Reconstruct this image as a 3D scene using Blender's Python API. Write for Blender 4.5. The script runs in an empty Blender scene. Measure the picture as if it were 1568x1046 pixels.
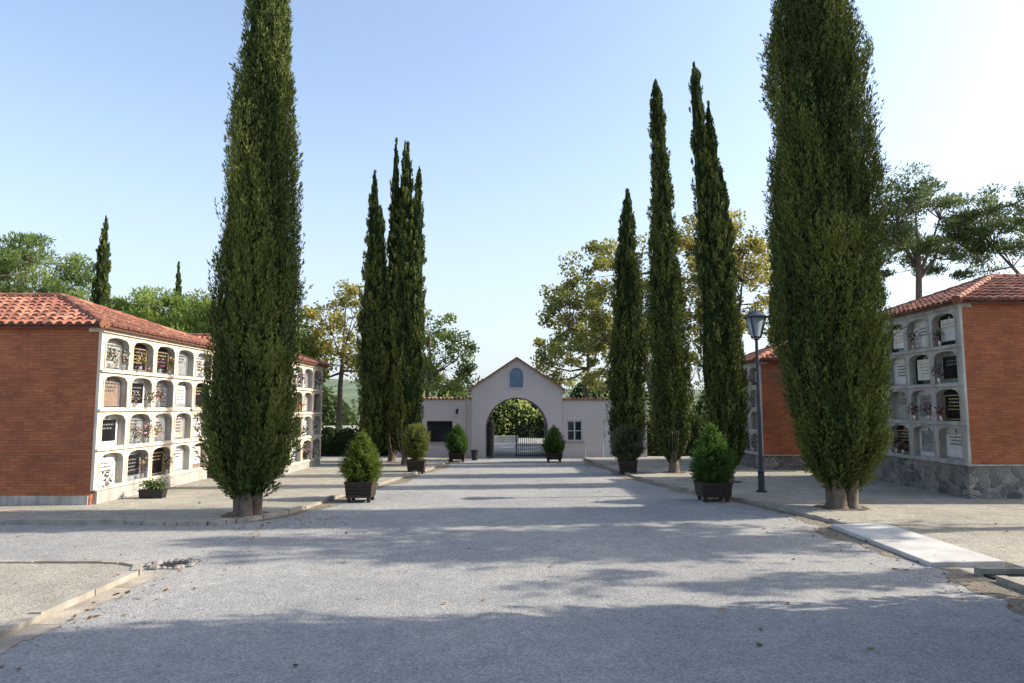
import bpy, math, random
import numpy as np
from mathutils import Vector
C=bpy.context.scene.collection
# ---------------------------------------------------------------- materials
def new_mat(n):
    m=bpy.data.materials.new(n); m.use_nodes=True
    nt=m.node_tree; b=nt.nodes['Principled BSDF']; return m,nt,b
def simple(n,col,rough=.7,metal=0,var=.15,scale=3,bump=.0,bscale=40,spec=.4,streak=0):
    m,nt,b=new_mat(n); N=nt.nodes; L=nt.links
    tc=N.new('ShaderNodeTexCoord'); no=N.new('ShaderNodeTexNoise'); no.inputs['Scale'].default_value=scale; no.inputs['Detail'].default_value=6
    L.new(tc.outputs['Object'],no.inputs['Vector'])
    r=N.new('ShaderNodeValToRGB'); r.color_ramp.elements[0].position=.3; r.color_ramp.elements[1].position=.7
    r.color_ramp.elements[0].color=[c*(1-var) for c in col]+[1]; r.color_ramp.elements[1].color=[min(1,c*(1+var)) for c in col]+[1]
    L.new(no.outputs['Fac'],r.inputs['Fac']); out=r.outputs['Color']
    if streak:
        mp=N.new('ShaderNodeMapping'); mp.inputs['Scale'].default_value=(7,7,.5); L.new(tc.outputs['Object'],mp.inputs['Vector'])
        n3=N.new('ShaderNodeTexNoise'); n3.inputs['Scale'].default_value=1; n3.inputs['Detail'].default_value=5; L.new(mp.outputs[0],n3.inputs['Vector'])
        r3=N.new('ShaderNodeValToRGB'); r3.color_ramp.elements[0].position=.35; r3.color_ramp.elements[1].position=.6
        r3.color_ramp.elements[0].color=[1-streak]*3+[1]; r3.color_ramp.elements[1].color=(1,1,1,1); L.new(n3.outputs['Fac'],r3.inputs['Fac'])
        x=N.new('ShaderNodeMix'); x.data_type='RGBA'; x.blend_type='MULTIPLY'; x.inputs[0].default_value=1
        L.new(out,x.inputs[6]); L.new(r3.outputs[0],x.inputs[7]); out=x.outputs[2]
    L.new(out,b.inputs['Base Color'])
    b.inputs['Roughness'].default_value=rough; b.inputs['Metallic'].default_value=metal; b.inputs['Specular IOR Level'].default_value=spec
    if bump>0:
        n2=N.new('ShaderNodeTexNoise'); n2.inputs['Scale'].default_value=bscale; n2.inputs['Detail'].default_value=5
        L.new(tc.outputs['Object'],n2.inputs['Vector'])
        bp=N.new('ShaderNodeBump'); bp.inputs['Strength'].default_value=bump; bp.inputs['Distance'].default_value=.02
        L.new(n2.outputs['Fac'],bp.inputs['Height']); L.new(bp.outputs['Normal'],b.inputs['Normal'])
    return m
def foliage(n,trans=.3,rough=.6,spec=.25):
    m,nt,b=new_mat(n); N=nt.nodes; L=nt.links
    a=N.new('ShaderNodeAttribute'); a.attribute_name='Col'
    L.new(a.outputs['Color'],b.inputs['Base Color']); b.inputs['Roughness'].default_value=rough; b.inputs['Specular IOR Level'].default_value=spec
    if trans>0:
        t=N.new('ShaderNodeBsdfTranslucent'); L.new(a.outputs['Color'],t.inputs['Color'])
        mx=N.new('ShaderNodeMixShader'); mx.inputs[0].default_value=trans
        L.new(b.outputs[0],mx.inputs[1]); L.new(t.outputs[0],mx.inputs[2]); L.new(mx.outputs[0],N['Material Output'].inputs['Surface'])
    return m
def ground_mat(n,c1,c2,spk=.5,big=.25,bump=.5,vs=.15):
    m,nt,b=new_mat(n); N=nt.nodes; L=nt.links
    tc=N.new('ShaderNodeTexCoord')
    def noise(s,d=6,ro=.6):
        x=N.new('ShaderNodeTexNoise'); x.inputs['Scale'].default_value=s; x.inputs['Detail'].default_value=d; x.inputs['Roughness'].default_value=ro
        L.new(tc.outputs['Object'],x.inputs['Vector']); return x
    nb=noise(big,5,.65); nf=noise(60,3,.8); nm=noise(3,7,.75)
    def ramp(src,a,c,p0=.35,p1=.65):
        r=N.new('ShaderNodeValToRGB'); r.color_ramp.elements[0].position=p0; r.color_ramp.elements[1].position=p1
        r.color_ramp.elements[0].color=list(a)+[1]; r.color_ramp.elements[1].color=list(c)+[1]; L.new(src,r.inputs['Fac']); return r
    r1=ramp(nb.outputs['Fac'],c1,c2)
    r2=ramp(nf.outputs['Fac'],(1-spk,)*3,(1+spk*.8,)*3,.3,.7)
    r3=ramp(nm.outputs['Fac'],(.82,.82,.83),(1.12,1.12,1.10),.3,.7)
    def mul(a,c):
        x=N.new('ShaderNodeMix'); x.data_type='RGBA'; x.blend_type='MULTIPLY'; x.inputs[0].default_value=1
        L.new(a,x.inputs[6]); L.new(c,x.inputs[7]); return x.outputs[2]
    o=mul(mul(r1.outputs[0],r2.outputs[0]),r3.outputs[0])
    vo=N.new('ShaderNodeTexVoronoi'); vo.inputs['Scale'].default_value=45; L.new(tc.outputs['Object'],vo.inputs['Vector'])
    rv=ramp(vo.outputs['Color'],(1-vs,)*3,(1+vs,1+vs,1+vs*.8),.1,.9)
    o=mul(o,rv.outputs[0])
    L.new(o,b.inputs['Base Color']); b.inputs['Roughness'].default_value=.92; b.inputs['Specular IOR Level'].default_value=.2
    bp=N.new('ShaderNodeBump'); bp.inputs['Strength'].default_value=bump; bp.inputs['Distance'].default_value=.012
    ad=N.new('ShaderNodeMath'); ad.operation='ADD'; L.new(nf.outputs['Fac'],ad.inputs[0]); L.new(vo.outputs['Distance'],ad.inputs[1])
    L.new(ad.outputs[0],bp.inputs['Height']); L.new(bp.outputs['Normal'],b.inputs['Normal'])
    return m
def wallvec(nt):
    N=nt.nodes; L=nt.links
    tc=N.new('ShaderNodeTexCoord'); s=N.new('ShaderNodeSeparateXYZ'); L.new(tc.outputs['Object'],s.inputs[0])
    a=N.new('ShaderNodeMath'); a.operation='ADD'; L.new(s.outputs[0],a.inputs[0]); L.new(s.outputs[1],a.inputs[1])
    c=N.new('ShaderNodeCombineXYZ'); L.new(a.outputs[0],c.inputs[0]); L.new(s.outputs[2],c.inputs[1]); return c.outputs[0],tc
def brick_mat():
    m,nt,b=new_mat('brick'); N=nt.nodes; L=nt.links
    v,tc=wallvec(nt)
    t=N.new('ShaderNodeTexBrick'); L.new(v,t.inputs['Vector'])
    t.inputs['Scale'].default_value=1; t.inputs['Brick Width'].default_value=.29; t.inputs['Row Height'].default_value=.07; t.inputs['Mortar Size'].default_value=.007
    t.inputs['Color1'].default_value=(.44,.145,.058,1); t.inputs['Color2'].default_value=(.32,.095,.042,1); t.inputs['Mortar'].default_value=(.25,.10,.057,1)
    no=N.new('ShaderNodeTexNoise'); no.inputs['Scale'].default_value=1.1; no.inputs['Detail'].default_value=8; no.inputs['Roughness'].default_value=.75; L.new(tc.outputs['Object'],no.inputs['Vector'])
    r=N.new('ShaderNodeValToRGB'); r.color_ramp.elements[0].position=.3; r.color_ramp.elements[1].position=.7
    r.color_ramp.elements[0].color=(.62,.64,.66,1); r.color_ramp.elements[1].color=(1.12,1.12,1.12,1); L.new(no.outputs['Fac'],r.inputs['Fac'])
    x=N.new('ShaderNodeMix'); x.data_type='RGBA'; x.blend_type='MULTIPLY'; x.inputs[0].default_value=1
    L.new(t.outputs['Color'],x.inputs[6]); L.new(r.outputs[0],x.inputs[7]); L.new(x.outputs[2],b.inputs['Base Color'])
    b.inputs['Roughness'].default_value=.85
    bp=N.new('ShaderNodeBump'); bp.inputs['Strength'].default_value=.6; bp.inputs['Distance'].default_value=.01; bp.invert=True
    L.new(t.outputs['Fac'],bp.inputs['Height']); L.new(bp.outputs['Normal'],b.inputs['Normal'])
    return m
def rubble_mat():
    m,nt,b=new_mat('rubble_stone'); N=nt.nodes; L=nt.links
    v,tc=wallvec(nt)
    nz=N.new('ShaderNodeTexNoise'); nz.inputs['Scale'].default_value=3; L.new(v,nz.inputs['Vector'])
    mxv=N.new('ShaderNodeMix'); mxv.data_type='RGBA'; mxv.inputs[0].default_value=.18; L.new(v,mxv.inputs[6]); L.new(nz.outputs['Color'],mxv.inputs[7])
    def vor(f):
        x=N.new('ShaderNodeTexVoronoi'); x.feature=f; x.inputs['Scale'].default_value=4.6; L.new(mxv.outputs[2],x.inputs['Vector']); return x
    e=vor('DISTANCE_TO_EDGE'); c=vor('F1')
    rc=N.new('ShaderNodeValToRGB'); rc.color_ramp.elements[0].color=(.09,.09,.095,1); rc.color_ramp.elements[1].color=(.28,.26,.23,1)
    s=N.new('ShaderNodeSeparateXYZ'); L.new(c.outputs['Color'],s.inputs[0]); L.new(s.outputs[0],rc.inputs['Fac'])
    n2=N.new('ShaderNodeTexNoise'); n2.inputs['Scale'].default_value=14; n2.inputs['Detail'].default_value=5; L.new(tc.outputs['Object'],n2.inputs['Vector'])
    r2=N.new('ShaderNodeValToRGB'); r2.color_ramp.elements[0].color=(.6,.6,.6,1); r2.color_ramp.elements[1].color=(1.4,1.4,1.4,1); L.new(n2.outputs['Fac'],r2.inputs['Fac'])
    xm=N.new('ShaderNodeMix'); xm.data_type='RGBA'; xm.blend_type='MULTIPLY'; xm.inputs[0].default_value=1; L.new(rc.outputs[0],xm.inputs[6]); L.new(r2.outputs[0],xm.inputs[7])
    re=N.new('ShaderNodeValToRGB'); re.color_ramp.elements[0].position=.02; re.color_ramp.elements[1].position=.08; L.new(e.outputs['Distance'],re.inputs['Fac'])
    x=N.new('ShaderNodeMix'); x.data_type='RGBA'; L.new(re.outputs[0],x.inputs[0]); x.inputs[6].default_value=(.34,.33,.32,1); L.new(xm.outputs[2],x.inputs[7])
    L.new(x.outputs[2],b.inputs['Base Color']); b.inputs['Roughness'].default_value=.9
    bp=N.new('ShaderNodeBump'); bp.inputs['Strength'].default_value=.9; bp.inputs['Distance'].default_value=.05
    L.new(re.outputs[0],bp.inputs['Height']); L.new(bp.outputs['Normal'],b.inputs['Normal'])
    return m
def tile_mat():
    m,nt,b=new_mat('roof_tile'); N=nt.nodes; L=nt.links
    g=N.new('ShaderNodeNewGeometry'); r=N.new('ShaderNodeValToRGB')
    r.color_ramp.elements[0].color=(.17,.065,.045,1); r.color_ramp.elements[1].color=(.42,.19,.12,1)
    e=r.color_ramp.elements.new(.5); e.color=(.31,.11,.068,1)
    L.new(g.outputs['Random Per Island'],r.inputs['Fac'])
    tc=N.new('ShaderNodeTexCoord'); no=N.new('ShaderNodeTexNoise'); no.inputs['Scale'].default_value=5; no.inputs['Detail'].default_value=6; L.new(tc.outputs['Object'],no.inputs['Vector'])
    r2=N.new('ShaderNodeValToRGB'); r2.color_ramp.elements[0].position=.35; r2.color_ramp.elements[1].position=.65
    r2.color_ramp.elements[0].color=(.6,.63,.62,1); r2.color_ramp.elements[1].color=(1.1,1.1,1.1,1); L.new(no.outputs['Fac'],r2.inputs['Fac'])
    x=N.new('ShaderNodeMix'); x.data_type='RGBA'; x.blend_type='MULTIPLY'; x.inputs[0].default_value=1
    L.new(r.outputs[0],x.inputs[6]); L.new(r2.outputs[0],x.inputs[7]); L.new(x.outputs[2],b.inputs['Base Color']); b.inputs['Roughness'].default_value=.85
    return m
M=dict(
 brick=brick_mat(), rubble=rubble_mat(), tile=tile_mat(),
 tileflat=simple('tile_bed',(.12,.05,.035),.9),
 cream=simple('cream_render',(.66,.59,.48),.85,var=.12,scale=1.5,bump=.2,streak=.2),
 greyf=simple('grey_render',(.50,.49,.465),.85,var=.18,scale=1.5,bump=.2,streak=.3),
 plaster=simple('gate_plaster',(.56,.50,.49),.9,var=.05,scale=.6,bump=.15),
 plaster2=simple('gate_trim',(.38,.30,.26),.85,var=.1),
 blue=simple('blue_panel',(.12,.18,.27),.5),
 white=simple('white_marble',(.72,.71,.70),.25,var=.12,scale=3,streak=.15),
 greym=simple('grey_marble',(.26,.27,.28),.2,var=.3,scale=6),
 black=simple('black_granite',(.014,.014,.017),.12,var=.3,scale=20),
 rose=simple('brown_granite',(.25,.18,.14),.3,var=.2,scale=9),
 conc=simple('niche_concrete',(.40,.385,.355),.85,var=.2,scale=2,streak=.3),
 gold=simple('letters_gold',(.55,.45,.25),.4,metal=.6),
 lett=simple('letters_grey',(.16,.16,.17),.5),
 alu=simple('aluminium',(.55,.56,.58),.35,metal=.8),
 dark=simple('dark_void',(.015,.015,.015),.9),
 iron=simple('black_iron',(.02,.02,.022),.5),
 green_metal=simple('lamp_metal',(.018,.028,.045),.4,spec=.5),
 glass=simple('lamp_glass',(.30,.34,.38),.1,var=.05),
 box=simple('planter_wood',(.035,.024,.018),.7,var=.3,scale=8,bump=.2),
 soil=simple('soil',(.10,.08,.055),.95,var=.3,bump=.6),
 kerb=simple('kerb_concrete',(.30,.275,.235),.9,var=.3,scale=3,bump=.5),
 gutter=simple('gutter_concrete',(.32,.28,.225),.9,var=.35,scale=2.5,bump=.5),
 slab=simple('slab_concrete',(.48,.47,.45),.85,var=.18,scale=2,bump=.3),
 bark=simple('bark',(.13,.10,.08),.9,var=.35,scale=6,bump=.8,bscale=18),
 core=simple('opaque_dark_core',(.015,.025,.009),1,var=.3,spec=.05),  # near-black solid cores added inside foliage, unseen, to stop light passing through
 wdoor=simple('white_door',(.62,.63,.64),.5,var=.05),
 wglass=simple('window_glass',(.03,.04,.05),.08,var=.1),
 leaf=foliage('foliage_leaf',.5), cyp=foliage('cypress_foliage',0,.8,.08), petal=foliage('petals',.2),
 rock=simple('rock',(.26,.24,.22),.9,var=.25,scale=9,bump=.4),
)
# ---------------------------------------------------------------- mesh tools
class MB:
    def __init__(s): s.v=[];s.f=[];s.m=[];s.mats=[]
    def mi(s,m):
        m=M[m] if isinstance(m,str) else m
        if m not in s.mats: s.mats.append(m)
        return s.mats.index(m)
    def face(s,pts,m):
        i=len(s.v); s.v+= [tuple(p) for p in pts]; s.f.append(tuple(range(i,i+len(pts)))); s.m.append(s.mi(m))
    def box(s,x0,x1,y0,y1,z0,z1,m,tap=0):
        i=len(s.v); t=tap
        s.v+=[(x0+t,y0+t,z0),(x1-t,y0+t,z0),(x1-t,y1-t,z0),(x0+t,y1-t,z0),(x0,y0,z1),(x1,y0,z1),(x1,y1,z1),(x0,y1,z1)]
        k=s.mi(m)
        for f in ((3,2,1,0),(4,5,6,7),(0,1,5,4),(1,2,6,5),(2,3,7,6),(3,0,4,7)): s.f.append(tuple(i+a for a in f)); s.m.append(k)
    def tube(s,pts,rs,m,n=8,cap=True):
        k=s.mi(m); prev=None
        for j,(p,r) in enumerate(zip(pts,rs)):
            p=Vector(p); a=Vector(pts[max(0,j-1)]); b=Vector(pts[min(len(pts)-1,j+1)]); d=(b-a).normalized()
            u=d.orthogonal().normalized() if prev is None else (prev-d*prev.dot(d)).normalized(); prev=u; w=d.cross(u)
            i=len(s.v)
            for q in range(n):
                t=2*math.pi*q/n; s.v.append(tuple(p+(u*math.cos(t)+w*math.sin(t))*r))
            if j>0:
                for q in range(n): s.f.append((i-n+q,i-n+(q+1)%n,i+(q+1)%n,i+q)); s.m.append(k)
            if cap and j in (0,len(pts)-1): s.f.append(tuple(range(i,i+n))); s.m.append(k)
    def obj(s,name,parent=None,smooth=False,bevel=0):
        me=bpy.data.meshes.new(name); me.from_pydata(s.v,[],s.f)
        for m in s.mats: me.materials.append(m)
        me.polygons.foreach_set('material_index',s.m)
        if smooth: me.polygons.foreach_set('use_smooth',[True]*len(s.f))
        me.update(); o=bpy.data.objects.new(name,me); C.objects.link(o)
        if parent: o.parent=parent
        if bevel:
            b=o.modifiers.new('b','BEVEL'); b.width=bevel; b.segments=2
        return o
def empty(name,loc=(0,0,0)):
    o=bpy.data.objects.new(name,None); o.location=loc; o.empty_display_size=.3; C.objects.link(o); return o
def blades(name,P,D,S,ln,wd,col,mat,parent=None):
    n=len(P); ln=np.broadcast_to(np.asarray(ln),(n,))[:,None]; wd=np.broadcast_to(np.asarray(wd),(n,))[:,None]
    V=np.empty((n,4,3)); V[:,0]=P-D*ln*.5; V[:,1]=P+S*wd*.5; V[:,2]=P+D*ln*.5; V[:,3]=P-S*wd*.5
    me=bpy.data.meshes.new(name); me.vertices.add(4*n); me.vertices.foreach_set('co',V.reshape(-1).astype(np.float32))
    me.loops.add(4*n); me.loops.foreach_set('vertex_index',np.arange(4*n,dtype=np.int32))
    me.polygons.add(n); me.polygons.foreach_set('loop_start',np.arange(0,4*n,4,dtype=np.int32))
    me.update(calc_edges=True)
    a=me.color_attributes.new('Col','FLOAT_COLOR','POINT')
    c=np.ones((n,4,4),dtype=np.float32); c[:,:,:3]=np.clip(col,0.002,1)[:,None,:]; a.data.foreach_set('color',c.reshape(-1))
    me.materials.append(M[mat] if isinstance(mat,str) else mat)
    o=bpy.data.objects.new(name,me); C.objects.link(o)
    if parent: o.parent=parent
    return o
def nrm(a): return a/np.maximum(np.linalg.norm(a,axis=1,keepdims=True),1e-6)
def sidevec(D,rng): return nrm(np.cross(D,rng.normal(size=D.shape)))
# ---------------------------------------------------------------- cypress
DK=np.array((.034,.058,.019)); LT=np.array((.185,.215,.052))  # shaded and sunlit greens, both put into the cypress blade colour
def cypress(x,y,spires,nt,nb,bl,bw,tr,z0,seed,stems=1,tw=.14,bright=1.0,name='cypress_tree',Ls=1.0):
    rng=np.random.default_rng(seed); E=empty(name,(x,y,0)); PP=[];DD=[];CC=[];LL=[]
    core=MB(); area=[sum((a[1]+b[1])*.5*(b[0]-a[0]) for a,b in zip(s[3][:-1],s[3][1:])) for s in spires]
    for si,(b0,t0,h,prof) in enumerate(spires):
        n=max(40,int(nt*area[si]/sum(area))); zs=[p[0] for p in prof]; rs=[p[1] for p in prof]
        ph=rng.uniform(0,6.28,6)
        def lump(f,z): return 1+.10*np.sin(3*f+.9*z+ph[0])+.06*np.sin(5*f-1.3*z+ph[1])+.07*np.sin(2*f+1.9*z+ph[2])+.055*np.sin(9*f+.8*z+ph[3])+.045*np.sin(4.3*z+f+ph[5])
        zg=np.linspace(zs[0],zs[-1],200); w=np.interp(zg,zs,rs)+.05; w/=w.sum()
        z=rng.choice(zg,n,p=w)+rng.uniform(-.05,.05,n); f=rng.uniform(0,6.283,n)
        L=rng.uniform(.35,.95,n)*np.clip(np.interp(z,zs,rs)/.8,.4,1.1)*Ls
        z=z-L*.35; z=np.maximum(z,zs[0]-.1)
        z1=np.minimum(z+L,h)
        def cen(zz):
            t=((zz-zs[0])/(h-zs[0]))[:,None]; return np.array(b0)[None]*(1-t)+np.array(t0)[None]*t
        r0=np.interp(z,zs,rs)*lump(f,z)*rng.uniform(.6,.88,n); r1=np.interp(z1,zs,rs)*lump(f,z1)*rng.uniform(.80,1.06,n)
        stray=rng.random(n)<.06; r1=np.where(stray,r1*1.13,r1)
        f1=f+rng.normal(0,.06,n)
        p0=np.c_[cen(z)+np.c_[np.cos(f),np.sin(f)]*r0[:,None],z]; p1=np.c_[cen(z1)+np.c_[np.cos(f1),np.sin(f1)]*r1[:,None],z1]
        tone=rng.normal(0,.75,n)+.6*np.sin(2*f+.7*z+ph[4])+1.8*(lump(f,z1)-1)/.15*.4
        i=np.repeat(np.arange(n),nb); m=len(i); u=rng.random(m)
        ax=nrm((p1-p0)[i]); off=rng.normal(size=(m,3)); off=nrm(off-ax*np.sum(off*ax,1,keepdims=True))
        wr=tw*rng.uniform(.6,1.2,n)[i]*np.sin(np.pi*(u*.85+.12))*np.sqrt(rng.random(m))
        wr*=np.clip(np.interp(z[i],zs,rs)/.6,.35,1)
        P=p0[i]+(p1-p0)[i]*u[:,None]+off*wr[:,None]
        D=nrm(ax+.45*off+.2*rng.normal(size=(m,3)))
        tc=np.clip(.06+.34*u+.20*tone[i]+rng.normal(0,.12,m)+ (wr/tw)*.2,0,1.15)[:,None]  # deep blades take the shaded green, tips and bulges the sunlit one
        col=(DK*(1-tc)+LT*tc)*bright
        br=rng.random(m)<.012; col[br]=(.11,.075,.045)
        PP.append(P);DD.append(D);CC.append(col);LL.append(rng.uniform(.6,1.3,m))
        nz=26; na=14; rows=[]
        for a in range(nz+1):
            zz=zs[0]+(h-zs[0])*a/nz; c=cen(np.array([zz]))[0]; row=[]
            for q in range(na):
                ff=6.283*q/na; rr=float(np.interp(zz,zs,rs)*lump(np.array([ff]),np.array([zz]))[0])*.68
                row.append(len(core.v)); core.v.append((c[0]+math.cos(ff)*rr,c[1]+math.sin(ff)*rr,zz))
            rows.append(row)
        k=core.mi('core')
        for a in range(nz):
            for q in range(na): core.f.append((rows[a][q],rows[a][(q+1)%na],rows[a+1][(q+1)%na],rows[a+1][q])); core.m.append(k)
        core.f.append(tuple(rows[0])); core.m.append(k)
    P=np.concatenate(PP);D=np.concatenate(DD);col=np.concatenate(CC);l=np.concatenate(LL)
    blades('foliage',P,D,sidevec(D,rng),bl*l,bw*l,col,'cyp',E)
    core.obj('crown_light_block',E)  # opaque dark solid added inside the crown to block light
    t=MB(); rr=random.Random(seed)
    for s in range(stems):
        a=6.283*s/max(1,stems)+rr.random(); d=tr*.85 if stems>1 else 0; rad=tr*(.5 if stems>1 else 1)*rr.uniform(.75,1.1)
        t.tube([(math.cos(a)*d*1.0,math.sin(a)*d*1.0,-.1),(math.cos(a)*d*.7,math.sin(a)*d*.7,.15),(math.cos(a)*d*.9,math.sin(a)*d*.9,.6),(math.cos(a)*d*1.7,math.sin(a)*d*1.7,z0+1.2)],[rad*1.6,rad*1.1,rad*.85,rad*.55],'bark',10)
    for s in range(9):
        a=rr.random()*6.283; t.tube([(0,0,z0*.45),(math.cos(a)*.35,math.sin(a)*.35,z0+.2),(math.cos(a)*.55,math.sin(a)*.55,z0+.9)],[.05,.035,.02],'bark',5)
    t.obj('trunk',E,True)
    return E
def pr(h,z0,rm,pts): return [(z0+(h-z0)*a,rm*b) for a,b in pts]
STD=[(0,.35),(.03,.72),(.1,.95),(.25,1),(.45,.92),(.65,.72),(.82,.48),(.93,.26),(1,.04)]
cypress(-5.55,14.6,[((0,0),(0.1,0),14.8,[(.5,.40),(.8,.68),(1.5,.90),(3,.95),(5,.88),(7,.78),(9,.64),(11.2,.47),(13,.3),(14.8,.03)])],3300,44,.095,.022,.26,.55,11,stems=4,tw=.10)
cypress(7.4,15.6,[((0,0),(-.25,0),17.2,[(.55,.40),(1.0,.82),(2.0,1.06),(4,1.18),(6,1.25),(8,1.22),(10,1.1),(12,.9),(14.5,.55),(17.2,.03)])],4600,44,.095,.023,.30,.6,12,stems=5,tw=.11)
cypress(-5.5,27.3,[((0,0),(-.15,0),12.0,pr(12.0,.5,.66,STD)),((.25,-.2),(.15,0),10.4,pr(10.4,.5,.52,STD))],1000,34,.13,.036,.16,.6,13,tw=.12)
cypress(-5.0,28.8,[((0,0),(-.05,0),14.0,pr(14,.5,.48,STD)),((.25,0),(.32,0),13.9,pr(13.9,.5,.42,STD))],850,34,.13,.036,.16,.6,14,tw=.12,bright=.85)
cypress(-4.2,27.0,[((0,0),(-.05,0),13.1,pr(13.1,.5,.56,STD)),((.15,-.1),(.42,0),12.1,pr(12.1,.5,.54,STD))],1150,34,.13,.036,.16,.6,15,tw=.12)
cypress(4.67,27.8,[((0,0),(.15,0),11.4,pr(11.4,.3,.80,STD))],900,34,.13,.036,.16,.5,16,tw=.12,bright=.8)
TALL=[(0,.35),(.03,.75),(.1,1),(.3,.98),(.5,.80),(.7,.54),(.85,.42),(.95,.34),(1,.04)]
cypress(5.6,23.9,[((0,0),(-.35,0),14.2,pr(14.2,.5,.70,TALL))],1300,36,.12,.033,.17,.6,17,tw=.12,bright=.95)
cypress(6.54,20.9,[((0,0),(-.72,0),13.3,pr(13.3,.5,.62,TALL)),((.1,0),(-.3,0),12.0,pr(12.0,.6,.55,STD)),((.15,.1),(.05,0),9.9,pr(9.9,.6,.52,STD))],1600,36,.115,.03,.15,.6,18,tw=.11,bright=.95)
cypress(12.0,30,[((0,0),(0,0),12.4,pr(12.4,.5,.7,STD))],450,34,.14,.05,.15,.6,19)
cypress(-21.3,35,[((0,0),(0,0),12.3,pr(12.3,.5,.66,STD))],450,34,.15,.05,.15,.6,20)
cypress(-22.3,45,[((0,0),(0,0),12.0,pr(12,.5,.5,STD))],250,36,.17,.07,.15,.6,21)
# avenue continuing beside the photographer (outside the frame)
for i,(cx,cy,h,rm) in enumerate([(9.6,8.0,15,1.15),(11.8,6.9,15,1.3),(9.4,5.4,15,1.3),(11.6,4.2,15,1.3),(9.6,2.9,15,1.3),(11.4,.9,14,1.2)]):
    cypress(cx,cy,[((0,0),(0,0),h,pr(h,.6,rm,STD))],420,24,.17,.08,.22,.7,30+i)
# ---------------------------------------------------------------- broadleaf / pines
def tree(name,x,y,h,crown,ncl,cr,nl,ls,cols,seed,tr=.18,needle=False,trunk_top=.55,flat=.8,nmain=7,hollow=.45):
    rng=np.random.default_rng(seed); rr=random.Random(seed); E=empty(name,(x,y,0))
    cz,rx,ry,rz,ox,oy=crown
    t=MB(); top=h*trunk_top; bend=(rr.uniform(-.3,.3),rr.uniform(-.3,.3))
    tp=[(0,0,-.1),(bend[0]*.3,bend[1]*.3,top*.35),(bend[0]+ox*.3,bend[1]+oy*.3,top*.7),(ox*.6,oy*.6,top),(ox,oy,h*.85)]
    t.tube(tp,[tr*1.3,tr,tr*.8,tr*.6,tr*.15],'bark',9)
    cl=[]
    while len(cl)<ncl:
        d=rng.normal(size=3); d/=np.linalg.norm(d); q=hollow+(1-hollow)*rng.random()**.6
        if d[2]<-.55: continue
        cl.append((ox+d[0]*rx*q,oy+d[1]*ry*q,cz+d[2]*rz*q))
    cl=np.array(cl)
    mains=cl[rng.choice(ncl,nmain,replace=False)]; ends=[]
    for m_ in mains:
        f=rr.uniform(.35,1.0); s=Vector(tp[2]).lerp(Vector(tp[3]),f)
        e=Vector(m_).lerp(s,.25); mid=s.lerp(e,.5)+Vector((rr.uniform(-.3,.3),rr.uniform(-.3,.3),-.25 if not needle else .1))
        t.tube([s,mid,e],[tr*.45,tr*.3,tr*.16],'bark',6); ends+= [mid,e]
    for c in cl:
        c_=Vector(c); e=min(ends,key=lambda q:(q-c_).length); mid=e.lerp(c_,.5)+Vector((rr.uniform(-.2,.2),rr.uniform(-.2,.2),rr.uniform(-.1,.2)))
        t.tube([e,mid,c_],[tr*.14,tr*.09,tr*.03],'bark',4)
    t.obj('trunk_and_limbs',E,True)
    n=(rng.uniform(.5,1.5,ncl)*nl).astype(int); i=np.repeat(np.arange(ncl),n); m=len(i)
    off=nrm(rng.normal(size=(m,3)))*(rng.random(m)**.45)[:,None]; off[:,2]*=flat
    size=rng.uniform(.6,1.25,ncl)[i][:,None]*cr
    P=cl[i]+off*size
    D=nrm(off*1.0+np.array([0,0,.7])+.5*rng.normal(size=(m,3))) if needle else nrm(rng.normal(size=(m,3))+np.array([0,0,-.2]))
    l=rng.uniform(.6,1.3,m)*ls
    tone=np.clip(.4+.5*rng.normal(0,.5,ncl)[i]+rng.normal(0,.22,m)+.2*off[:,2],0,1)[:,None]
    c0,c1=np.array(cols[0]),np.array(cols[1]); col=c0*(1-tone)+c1*tone
    blades('leaves',P,D,sidevec(D,rng),l,l*(.28 if needle else .75),col,'leaf',E)
    return E
OL=((.13,.16,.045),(.38,.37,.10)); OY=((.16,.165,.045),(.46,.40,.10)); GR=((.08,.13,.03),(.25,.30,.08)); PN=((.08,.13,.04),(.25,.33,.09)); PD=((.05,.08,.03),(.15,.19,.06))
PL=((.11,.17,.04),(.32,.41,.09))
tree('plane_tree',8.0,38,12.4,(7.2,4.7,3.5,5.0,-1.8,0),135,.66,130,.18,OL,41,tr=.24,hollow=.3)
tree('plane_tree',12.5,37,13.4,(8.0,4.4,3.5,5.2,-.8,0),135,.66,130,.18,OY,42,tr=.24,hollow=.25)
tree('plane_tree',5.0,43,9,(5.0,3.6,3,3.6,-.3,0),80,.62,120,.19,OL,43,tr=.18)
tree('plane_tree',-9.3,37,9.3,(5.6,2.8,2.6,3.6,.2,0),80,.58,110,.17,OY,44,tr=.16)
tree('plane_tree',-4.7,39,7.9,(4.6,2.9,2.6,3.2,0,0),80,.58,110,.17,GR,45,tr=.16)
tree('ash_tree',-12.0,36,7.2,(4.3,2.5,2.3,2.8,0,0),80,.62,140,.17,((.12,.18,.04),(.32,.39,.10)),46,tr=.15)
tree('pine_tree',-28,38,12.4,(9.5,3.8,3.4,2.6,0,0),85,.85,190,.26,PN,47,needle=True,flat=.6)
tree('pine_tree',-33,40,12.6,(9.3,4.4,3.4,3.2,0,0),85,.85,190,.26,PN,48,needle=True,flat=.6)
tree('pine_tree',-21.5,41,9.4,(7.0,3.4,3,2.2,0,0),80,.8,200,.26,PL,49,needle=True,flat=.6)
tree('pine_tree',-17.0,40,9.0,(6.6,3.2,3,2.3,0,0),80,.8,200,.26,PL,50,needle=True,flat=.6)
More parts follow.
